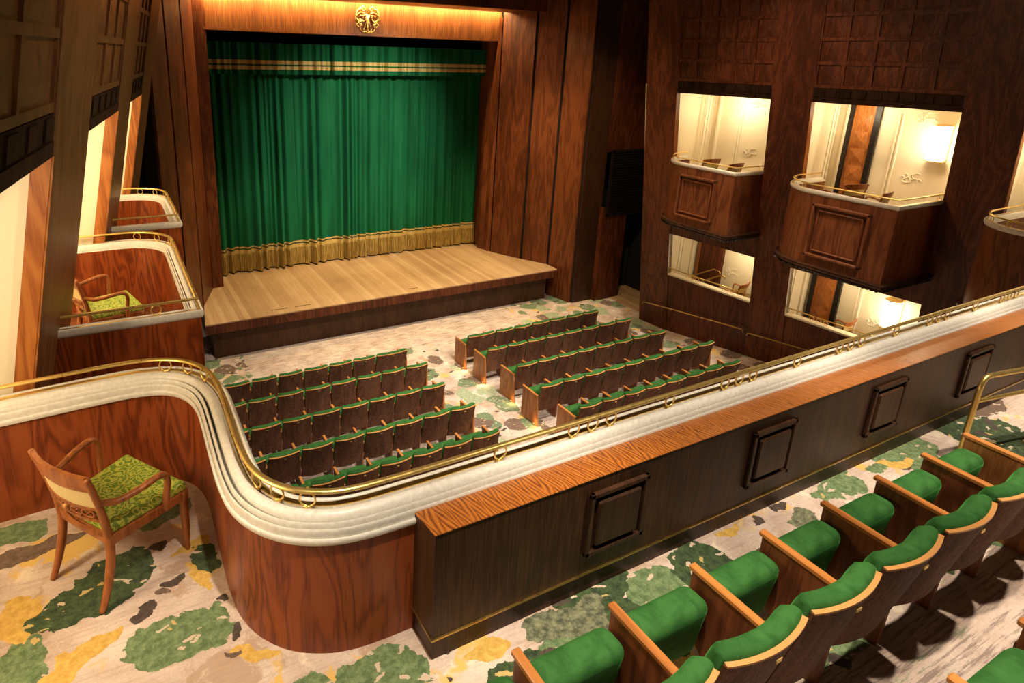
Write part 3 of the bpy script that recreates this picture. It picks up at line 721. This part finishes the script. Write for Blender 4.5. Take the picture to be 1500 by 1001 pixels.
half(6.775, 11.9, 'r', 'right half of the green stage curtain with gold fringe')
v = thing('curtain_valance', 'short green pleated valance with double gold stripe across the top of the stage', 'valance')
def vf(x, h):
    w = x+.08*math.sin(x*2.1); return .12*abs(math.sin(w*9.5))-.06+.04*math.sin(w*31+2)+(.03*math.sin(w*5) if x < 6 else 0)+.02
drape(2.4, 11.9, 17.45, 6.72, 7.54, vf, 1100, 4, 'valance_cloth', CURT, v)  # cloth stops short; the black gap above stands in for the header's shadow
for z0, z1 in ((6.85, 6.95), (6.99, 7.09)): drape(2.4, 11.9, 17.45, z0, z1, lambda x, h: vf(x, h)+.01, 900, 1, 'gold_stripe', GOLDC, v)
# brass monogram
e = thing('brass_monogram', 'openwork brass monogram of interlaced scrolling letters on the stage header', 'emblem', (6.85, 16.868, 8.22))
m = MB()
def crv(pts, r=.016): m.tube([(x, -.01-.02*((i % 3) == 1), z) for i, (x, z) in enumerate(pts)], r, 6)
def spiral(cx, cz, r0, r1, a0, a1, n=18): return [(cx+lerp(r0, r1, i/n)*math.cos(math.radians(lerp(a0, a1, i/n))), cz+lerp(r0, r1, i/n)*math.sin(math.radians(lerp(a0, a1, i/n)))) for i in range(n+1)]
for s in (-1, 1):
    def F_(p): return [(s*x, z) for x, z in p]
    crv(F_(spiral(.13, .27, .10, .02, -120, 420)), .018)
    crv(F_(spiral(.10, .06, .26, .20, 60, -75)), .022)
    crv(F_(spiral(.20, .05, .15, .04, 150, -330)), .018)
    crv(F_(spiral(.26, -.12, .09, .02, 100, 560)), .018)
    crv(F_([(.05, .16), (.03, .0), (.07, -.15), (.12, -.26), (.04, -.32), (0, -.34)]), .018)
    crv(F_(spiral(.12, -.20, .14, .09, -160, 10)), .015)
    crv(F_([(.32, .12), (.36, .02), (.33, -.06)]), .014)
m.build('scrollwork', BRASS, e, smooth='all')
m = MB(); crv([(-.17, .10), (-.08, .12), (0, .10), (.08, .12), (.17, .10)], .02); crv([(0, .10), (.0, -.22), (-.03, -.27)], .024); crv([(-.24, .02), (-.12, -.05), (-.05, .02), (-.02, .15)], .015)
m.build('centre_letter', BRASS, e, smooth='all')
m = MB(); m.tube([(.0, .0, 0), (0, .03, 0)], .03, 8); m.build('wall_fixing', BRASS, e)

# dark side curtain in the doorway
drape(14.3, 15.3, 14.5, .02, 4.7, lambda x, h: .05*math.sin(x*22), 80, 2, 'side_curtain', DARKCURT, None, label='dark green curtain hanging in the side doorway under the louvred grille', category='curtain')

# handrails along the right wall
def handrail(u0, z0, u1, z1, label):
    t = thing('brass_handrail', label, 'handrail')
    P = [FR(u0, .02, z0-.10), FR(u0-.0, .05, z0-.10), FR(u0-.02, .085, z0-.07), FR(u0+.0, .09, z0), FR(u0+.08, .09, z0+.01)]
    P += [FR(lerp(u0+.08, u1-.08, k/8), .09, lerp(z0+.01, z1, k/8)) for k in range(1, 9)]+[FR(u1, .09, z1), FR(u1+.02, .085, z1-.06), FR(u1, .05, z1-.10), FR(u1, .02, z1-.10)]
    m = MB(); m.tube(P, .018, 8); m.build('rail', BRASSD, t, smooth='all')
    for k in (.3, .7):
        u = lerp(u0, u1, k); z = lerp(z0, z1, k); m = MB(); m.tube([FR(u, 0, z-.06), FR(u, .08, z-.05), FR(u, .09, z)], .008, 6); m.build('bracket', BRASSD, t)
handrail(.05, .66, 3.03, .98, 'brass handrail on the right wall below the far lower opening')
handrail(3.17, .94, 6.3, 1.25, 'brass handrail on the right wall below the near lower opening')
# low rails in the lower openings
for i, (a, c) in enumerate(BAYS[:2]):
    t = thing('opening_rail', ('small brass ring rail on the sill of the far lower right opening', 'small brass ring rail on the sill of the near lower right opening')[i], 'rail')
    m = MB(); m.tube([FR(a, -.05, 1.90), FR((a+c)/2, -.05, 1.90), FR(c, -.05, 1.90)], .014, 8); m.build('brass_rail', BRASS, t, smooth='all')
    for u in [a+.1, a+.55, a+.7, a+.85, a+1.6, a+1.75]:
        m = MB(); m.tube([FR(u+.05*math.cos(q*PI/8), -.05, 1.83+.05*math.sin(q*PI/8)) for q in range(16)], .007, 6, True); m.build('rail_ring', BRASS, t, smooth='all')
t = thing('stair_handrail', 'pair of sloping brass stair rails behind the far lower right opening', 'handrail')
for dz, y0, y1 in ((0, 11.1, 10.25), (.0, 10.65, 9.95)):
    m = MB(); x_ = 14.2 if y0 > 11 else 14.0
    m.tube([(x_, y0, 1.6+dz), (x_, lerp(y0, y1, .8), 2.02+dz-.05*(y0 < 11)), (x_, y1, 2.0+dz), (x_, y1-.03, 1.94+dz)], .02, 8); m.build('rail', BRASSD, t, smooth='all')

# ------------------------------------------------------------------ theatre seats
def curve_y(x, w=.26, d=.045): return -d*(1-(x/w)**2)
def seat_parts(t, arm_left=False, end_left=False, end_right=False, arm_right=True, w=.55, detail=True):
    hw = w/2-.023
    # back shell
    NX, NZ = 10, 4; vs = []
    def backY(z): return lerp(.135, 0.0, (z-.27)/(.86-.27))
    for k, dy in ((0, 0), (1, .018)):
        for j in range(NZ+1):
            z = lerp(.27, .862, j/NZ)
            for i in range(NX+1):
                x = lerp(-hw, hw, i/NX); zz = z
                vs.append((x, backY(z)+curve_y(x, hw)+dy, zz))
    o = (NX+1)*(NZ+1); fs = []
    for j in range(NZ):
        for i in range(NX):
            a = j*(NX+1)+i; fs.append((a, a+1, a+NX+2, a+NX+1)); fs.append((o+a, o+a+NX+1, o+a+NX+2, o+a+1))
    for i in range(NX):
        fs.append((i, o+i, o+i+1, i+1)); a = NZ*(NX+1)+i; fs.append((a, a+1, o+a+1, o+a))
    for j in range(NZ):
        a = j*(NX+1); fs.append((a, a+NX+1, o+a+NX+1, o+a)); a += NX; fs.append((a, o+a, o+a+NX+1, a+NX+1))
    m = MB(); m.add(vs, fs); sh = m.build('back_shell', W_SEAT, t, smooth=True)
    m = MB(); m.sweep([(lerp(-hw, hw, i/NX), curve_y(lerp(-hw, hw, i/NX), hw)) for i in range(NX+1)], [(-.003, .860), (-.003, .870), (.021, .870), (.021, .860)])
    m.build('shell_edge', EDGE, sh)
    # back cushion: soft body following the shell
    m = MB(); NX2 = 12; prof = []
    for q in [(.0, .40), (.02, .395), (.085, .42), (.105, .5), (.103, .7), (.10, .83), (.09, .875), (.06, .897), (.02, .893), (.0, .868)]: prof.append(q)
    vs = []
    xs = [-hw+.004, -hw+.012, -hw+.03]+[lerp(-hw+.05, hw-.05, i/8) for i in range(9)]+[hw-.03, hw-.012, hw-.004]
    for i, x in enumerate(xs):
        e_ = min(x+hw, hw-x); sq = min(1, .45+.55*math.sqrt(min(1, max(0, (e_-.004)/.045))))
        for (oo, z) in prof:
            zc = .64; zz = zc+(z-zc)*(1-.035*(1-sq)*2); vs.append((x, .018+backY(min(z, .862))+curve_y(x, hw)+oo*sq, zz))
    n = len(prof); fs = [(i*n+k, i*n+(k+1) % n, (i+1)*n+(k+1) % n, (i+1)*n+k) for i in range(len(xs)-1) for k in range(n)]+[tuple(range(n))[::-1], tuple((len(xs)-1)*n+k for k in range(n))]
    m.add(vs, fs); m.build('back_cushion', VELVET, t, smooth='all')
    # folded seat
    m = MB(); m.hexa([(-hw+.008, .445, .20), (hw-.008, .445, .20), (hw-.008, .570, .20), (-hw+.008, .570, .20), (-hw+.008, .392, .575), (hw-.008, .392, .575), (hw-.008, .570, .575), (-hw+.008, .570, .575)]); m.build('seat_cushion', VELVET, t, smooth='all', bevel=.062, seg=5)
    m = MB(); m.box(-hw+.02, hw-.02, .562, .574, .20, .50); m.build('seat_pan', W_SEAT, t)
    def arm(x, end, nm='arm_panel'):
        m = MB(); tk = .018
        if end: m.add([(x+s*tk, y, z) for s in (-1, 1) for y, z in ((.02, 0), (.555, 0), (.555, .62), (.09, .62))], [(0, 1, 2, 3), (7, 6, 5, 4), (0, 4, 5, 1), (1, 5, 6, 2), (2, 6, 7, 3), (3, 7, 4, 0)])
        else: m.add([(x+s*.014, y, z) for s in (-1, 1) for y, z in ((.14, 0), (.40, 0), (.40, .16), (.555, .30), (.555, .62), (.09, .62), (.13, .27))],
                    [(0, 1, 2, 3, 4, 5, 6), (13, 12, 11, 10, 9, 8, 7)]+[(i, 7+i, 7+(i+1) % 7, (i+1) % 7) for i in range(7)])
        p = m.build('end_panel' if end else nm, W_ENDP if end else W_SIDE, t)
        m = MB(); m.box(x-.022, x+.022, .085, .575, .620, .650); m.build('arm_rest', W_ARM, p, bevel=.006, seg=1)
    if arm_right: arm(w/2, end_right)
    if arm_left: arm(-w/2, end_left)
    if detail:
        m = MB(); m.box(-.018, .018, -.053, -.049, .815, .832); m.build('number_plate', BRASS, t, )
W_ENDP = wood('end_panel_wood', (.13, .045, .012), (.24, .085, .024), (.36, .14, .045), 'Z', .35, .6, .2, scale=2)
ORD = ['first', 'second', 'third', 'fourth', 'fifth', 'sixth', 'seventh', 'eighth', 'ninth', 'tenth', 'eleventh']
protos = {}
def get_seat(kind, loc, label, group):
    if kind not in protos:
        t = thing('theatre_chair', label, 'theatre seat', loc, 0, group)
        kw = {'mid': {}, 'left_end': dict(arm_left=True, end_left=True), 'right_end': dict(end_right=True), 'wide_l': dict(arm_left=True, end_left=True, w=.80), 'wide_r': dict(end_right=True, w=.78)}[kind]
        seat_parts(t, **kw); protos[kind] = t; TREE[t.name] = [(c, kids(c)) for c in kids(t)]
        return t
    return dup(protos[kind], loc, 0, label, group)
# stalls
YR = [11.54, 10.65, 9.56, 8.49, 7.45]
SL = [4.90, 5.75, 5.57, 5.61, 5.44]; SR = [8.07, 7.26, 7.28, 7.08, 7.13]; NR = [6, 8, 8, 9, 8]
dzr = [-.02, .0, 0, 0, 0]
for r in range(5):
    y = YR[r]; z = stallz(y)
    rn = ['front row', 'second row', 'third row', 'fourth row', 'fifth row'][r]
    grp = 'green stalls seats, left block, '+rn
    nleft = int((SL[r]-1.1)/.55)+1
    k = 0
    if r == 0:
        get_seat('wide_r', (4.90+.39, y, z), 'extra wide green seat at the aisle end of the front row, left stalls block', grp); k = 1
    for i in range(nleft):
        cx = SL[r]-.275-.55*i
        kind = 'right_end' if (i == 0 and r > 0) else 'mid'
        get_seat(kind, (cx, y, z), '%s green and walnut seat from the aisle, %s of the left stalls block' % (ORD[i+k], rn), grp)
    grp = 'green stalls seats, right block, '+rn
    k = 0
    if r == 0:
        get_seat('wide_l', (8.07-.40, y, z), 'extra wide green seat at the aisle end of the front row, right stalls block', grp); k = 1
    for i in range(NR[r]):
        cx = SR[r]+.275+.55*i
        kind = 'left_end' if (i == 0 and r > 0) else ('right_end' if i == NR[r]-1 else 'mid')
        get_seat(kind, (cx, y, z), '%s green and walnut seat from the aisle, %s of the right stalls block' % (ORD[i+k], rn), grp)
AISLE = emit('aisle_lamp_lens', (.6, .35, .12), 1.2)
for r in range(5):
    for sd in (0, 1):
        y = YR[r]; z = stallz(y)
        if sd == 1: x = (SR[r]-.80 if r == 0 else SR[r])-.034
        else: x = (SL[r]+.78 if r == 0 else SL[r])+.034
        yy = y+.10 if sd else y-.0
        m = MB(); m.box(-.012, .012, -.02, .02, 0, .03); o = m.build('aisle_lamp', BRASSD)
        o.location = (x, yy, stallz(yy)+.001); o['label'] = 'small brass aisle lamp at the foot of the %s, %s stalls block' % (['front row', 'second row', 'third row', 'fourth row', 'fifth row'][r], 'right' if sd else 'left')
        o['category'] = 'aisle lamp'; o['group'] = 'small aisle lamps at the row ends'
        m = MB(); m.box(-.008, .008, -.016, .016, .03, .034); m.build('lens', AISLE, o)
        l = bpy.data.lights.new('aisle_light', 'POINT'); l.energy = 1.3; l.color = (1, .60, .22); l.shadow_soft_size = .02
        q = bpy.data.objects.new('aisle_light', l); COL.objects.link(q); q.location = (x+(-.05 if sd else .03), yy-.10, stallz(yy)+.09)
# balcony
grp = 'green balcony seats behind the counter'
for i in range(8):
    cx = 5.21-.275-.55*i
    lab = 'balcony seat right at the brass rail end, %s in the front row' % 'first' if i == 0 else '%s balcony seat from the brass guard rail, front row behind the counter' % ORD[i]
    get_seat('right_end' if i == 0 else 'mid', (cx, 1.08, 4.16), lab, grp)
for i in range(3):
    get_seat('mid' if i else 'mid', (2.555-.275+.55*i, .073, 4.495), ('green seat of the rear tier just below the bottom edge', 'green seat of the rear tier showing at the bottom right corner', 'green seat of the rear tier at the right edge, only its corner showing')[i], 'green balcony seats on the rear tier')

# brass guard rail at the end of the row
g = thing('guard_rail', 'polished brass guard rail with two bars at the right edge of the balcony', 'guard rail')
m = MB()
p1 = (6.02, 1.90); p2 = (6.9, 1.755)
def bar(pts, nm, r=.021): q = MB(); q.tube(pts, r, 12); return q.build(nm, BRASS, g, smooth=True)
bar([(*p1, 4.16), (*p1, 4.81), (p1[0]+.01, p1[1], 4.88), (p1[0]+.05, p1[1], 4.92), (p1[0]+.1, p1[1]-.006, 4.93), (7.6, 1.64, 4.93)], 'top_bar')
bar([(p1[0], p1[1], 4.72), (7.6, 1.64, 4.72)], 'lower_bar', .016)
bar([(*p2, 4.16), (*p2, 4.93)], 'post')
for p_ in (p1, p2): m = MB(); m.lathe([(.045, 4.161), (.045, 4.175), (.028, 4.185)], *p_, 16); m.build('floor_flange', BRASS, g, smooth=True)

# ------------------------------------------------------------------ armchair
def armchair(loc, rz, label, group=None):
    t = thing('armchair', label, 'armchair', loc, rz, group)
    # local: +Y forward, X right; rear feet at y=0, front feet y=.60
    def smooth3(pts, n=5):
        out = []; P = [pts[0]]+pts+[pts[-1]]
        for i in range(1, len(P)-2):
            for k in range(n):
                u = k/n; out.append(tuple(.5*((2*P[i][j])+(-P[i-1][j]+P[i+1][j])*u+(2*P[i-1][j]-5*P[i][j]+4*P[i+1][j]-P[i+2][j])*u*u+(-P[i-1][j]+3*P[i][j]-3*P[i+1][j]+P[i+2][j])*u**3) for j in range(3)))
        out.append(tuple(pts[-1])); return out
    for s in (-1, 1):
        m = MB(); P = smooth3([(s*.235, .0, .0), (s*.232, .05, .12), (s*.228, .095, .28), (s*.225, .105, .42), (s*.230, .088, .58), (s*.240, .055, .74), (s*.252, .012, .895)])
        m.tube(P, [lerp(.018, .026, min(1, i/8)) if i < 14 else lerp(.026, .019, (i-14)/max(1, len(P)-15)) for i in range(len(P))], 8); m.build('rear_leg', W_CHAIR, t, smooth='all')
        m = MB(); m.lathe([(.013, 0), (.017, .02), (.014, .05), (.020, .09), (.025, .20), (.028, .32), (.022, .34), (.030, .355), (.022, .37), (.031, .385), (.031, .45)], s*.268, .585, 12); m.build('front_leg', W_CHAIR, t, smooth='all')
        m = MB(); P = smooth3([(s*.240, .065, .705), (s*.275, .15, .675), (s*.315, .27, .69), (s*.328, .36, .705), (s*.330, .42, .695), (s*.326, .445, .64), (s*.316, .435, .54), (s*.305, .43, .43)])
        m.tube(P, .023, 10, False, .8); m.build('arm', W_CHAIR, t, smooth='all')
    m = MB()
    m.hexa([(-.25, .09, .39), (.25, .09, .39), (.295, .61, .39), (-.295, .61, .39), (-.25, .09, .452), (.25, .09, .452), (.295, .61, .452), (-.295, .61, .452)])
    m.build('seat_rail', W_CHAIR, t, bevel=.008, seg=2)
    m = MB()
    m.hexa([(-.235, .10, .448), (.235, .10, .448), (.292, .612, .448), (-.292, .612, .448), (-.23, .108, .510), (.23, .108, .510), (.285, .604, .510), (-.285, .604, .510)])
    m.build('seat_cushion', DAMASK, t, smooth='all', bevel=.022, seg=4)
    # curved back: crest rail, cane panel, pierced lower rail
    def back(z0, z1, th, nm, mat, dz=0, ov=.0):
        m = MB(); N = 12; vs = []
        for k in (0, 1):
            for z in (z0, z1):
                for i in range(N+1):
                    x = lerp(-.235-ov, .235+ov, i/N); yb = lerp(.10, .012, (z-.5)/.395)-.045*(1-(x/.235)**2)
                    zz = z+(dz*(1-(x/.24)**2) if z == z1 else 0)
                    vs.append((x, yb+(k-.5)*th, zz))
        n = N+1; fs = []
        for i in range(N):
            fs += [(i, i+1, n+i+1, n+i), (2*n+i, 3*n+i, 3*n+i+1, 2*n+i+1), (i, 2*n+i, 2*n+i+1, i+1), (n+i, n+i+1, 3*n+i+1, 3*n+i)]
        fs += [(0, n, 3*n, 2*n), (N, 2*n+N, 3*n+N, n+N)]
        m.add(vs, fs); return m.build(nm, mat, t, smooth=True)
    back(.815, .90, .028, 'crest_rail', W_CHAIR, .012, .006)
    back(.795, .815, .018, 'upper_slat', W_CHAIR)
    back(.67, .795, .008, 'cane_panel', CANE)
    back(.655, .672, .018, 'middle_slat', W_CHAIR)
    back(.56, .582, .018, 'lower_slat', W_CHAIR)
    back(.44, .475, .022, 'back_rail', W_CHAIR)
    m = MB()
    def bp(x, z): return (x, lerp(.10, .012, (z-.5)/.395)-.045*(1-(x/.235)**2), z)
    for i in range(5):
        x0 = -.20+i*.08
        m.tube([bp(x0+.04+.038*math.cos(q*PI/8), .618+.032*math.sin(q*PI/8)) for q in range(16)], .008, 6, True)
        m.tube([bp(x0, .585), bp(x0+.08, .652)], .006, 6); m.tube([bp(x0+.08, .585), bp(x0, .652)], .006, 6)
    m.build('pierced_lattice', W_CHAIR, t, smooth='all')
    m = MB(); m.tube([bp(0, .618), tuple(Vector(bp(0, .618))+Vector((0, -.02, 0)))], .018, 8); m.build('rosette', EDGE, t, smooth='all')
    return t
f = Vector((.83, .56)); rz = math.atan2(f.y, f.x)-PI/2
ac = armchair((-.425, 3.50, 4.16), rz, 'mahogany armchair with cane back and green damask seat on the balcony carpet')
TREE[ac.name] = [(c, kids(c)) for c in kids(ac)]
dup(ac, (-.46, 6.80, 4.20), -1.32, 'armchair with green seat inside the middle left box')
ac.location.z = 4.161
for (x, y, z, r, lab) in ((12.95, 10.02, 4.2, -.1, 'armchair back showing above the rail of the far right box, the left one of two'),
                          (12.95, 9.35, 4.2, .05, 'armchair back showing above the rail of the far right box, the right one of two'),
                          (13.0, 6.75, 4.2, -.3, 'armchair back in front of the orange pilaster in the large right box'),
                          (12.75, 6.05, 4.2, .2, 'armchair back standing right of the orange pilaster in the large right box'),
                          (14.34, 9.55, .985, .2, 'dark armchair seen through the far lower right opening'),
                          (14.37, 6.95, .985, .1, 'dark armchair seen through the near lower right opening')):
    dup(ac, (x, y, z), r, lab)

# ------------------------------------------------------------------ lights
def spot(loc, tgt, e, ang=70, size=.25, col=(1, .84, .62), blend=.6):
    l = bpy.data.lights.new('ceiling_spot', 'SPOT'); l.energy = e; l.spot_size = math.radians(ang); l.spot_blend = blend; l.shadow_soft_size = size; l.color = col
    o = bpy.data.objects.new('ceiling_spot', l); COL.objects.link(o); o.location = loc
    o.rotation_euler = (Vector(tgt)-Vector(loc)).to_track_quat('-Z', 'Y').to_euler()
for x in (.9, 3.6, 6.3, 9.0): spot((x, .95, 10.6), (x, 1.15, 4.2), 980, 50, .08, (1, .86, .68), .5)
spot((-.9, 2.9, 10.6), (-.35, 3.5, 4.2), 760, 42, .15, (1, .74, .42))
for x, y, e_ in ((3.5, 8.2, 1700), (6.6, 8.2, 2000), (9.8, 8.2, 1700), (3.2, 11.2, 1250), (6.6, 11.2, 1500), (10.4, 11.2, 1300)): spot((x, y-4.2, 10.9), (x, y+.2, 0), e_*1.1, 44, .15, (1, .88, .72))
spot((8.6, 7.5, 9.3), (6.9, 17.9, 4.6), 4800, 38, .3, (1, .92, .74), 1.0)
for x in (4.0, 7.5, 10.5): spot((x, 13.2, 10.6), (x, 15.4, 1.0), 1500, 50, .15, (1, .76, .42))
spot((8.5, 8.5, 10.9), (13.2, 8.0, 4.5), 650, 60, .2, (1, .70, .42), .8)
spot((5.5, 6.5, 10.9), (0, 7.5, 5.5), 520, 60, .2, (1, .74, .46), .8)
spot((9, 9.5, 10.9), (12.6, 14.6, 3), 750, 50, .2, (1, .72, .42), .8)
spot((4.0, .5, 10.6), (.3, 6.6, 5.0), 520, 44, .2, (1, .82, .58), .8)
w = bpy.data.worlds.new('world'); SC.world = w; w.use_nodes = True
w.node_tree.nodes['Background'].inputs[0].default_value = (1, .72, .48, 1); w.node_tree.nodes['Background'].inputs[1].default_value = .03

vs = SC.view_settings; vs.view_transform = 'Standard'; vs.look = 'None'; vs.gamma = 1; vs.use_curve_mapping = False; vs.exposure = 0.65
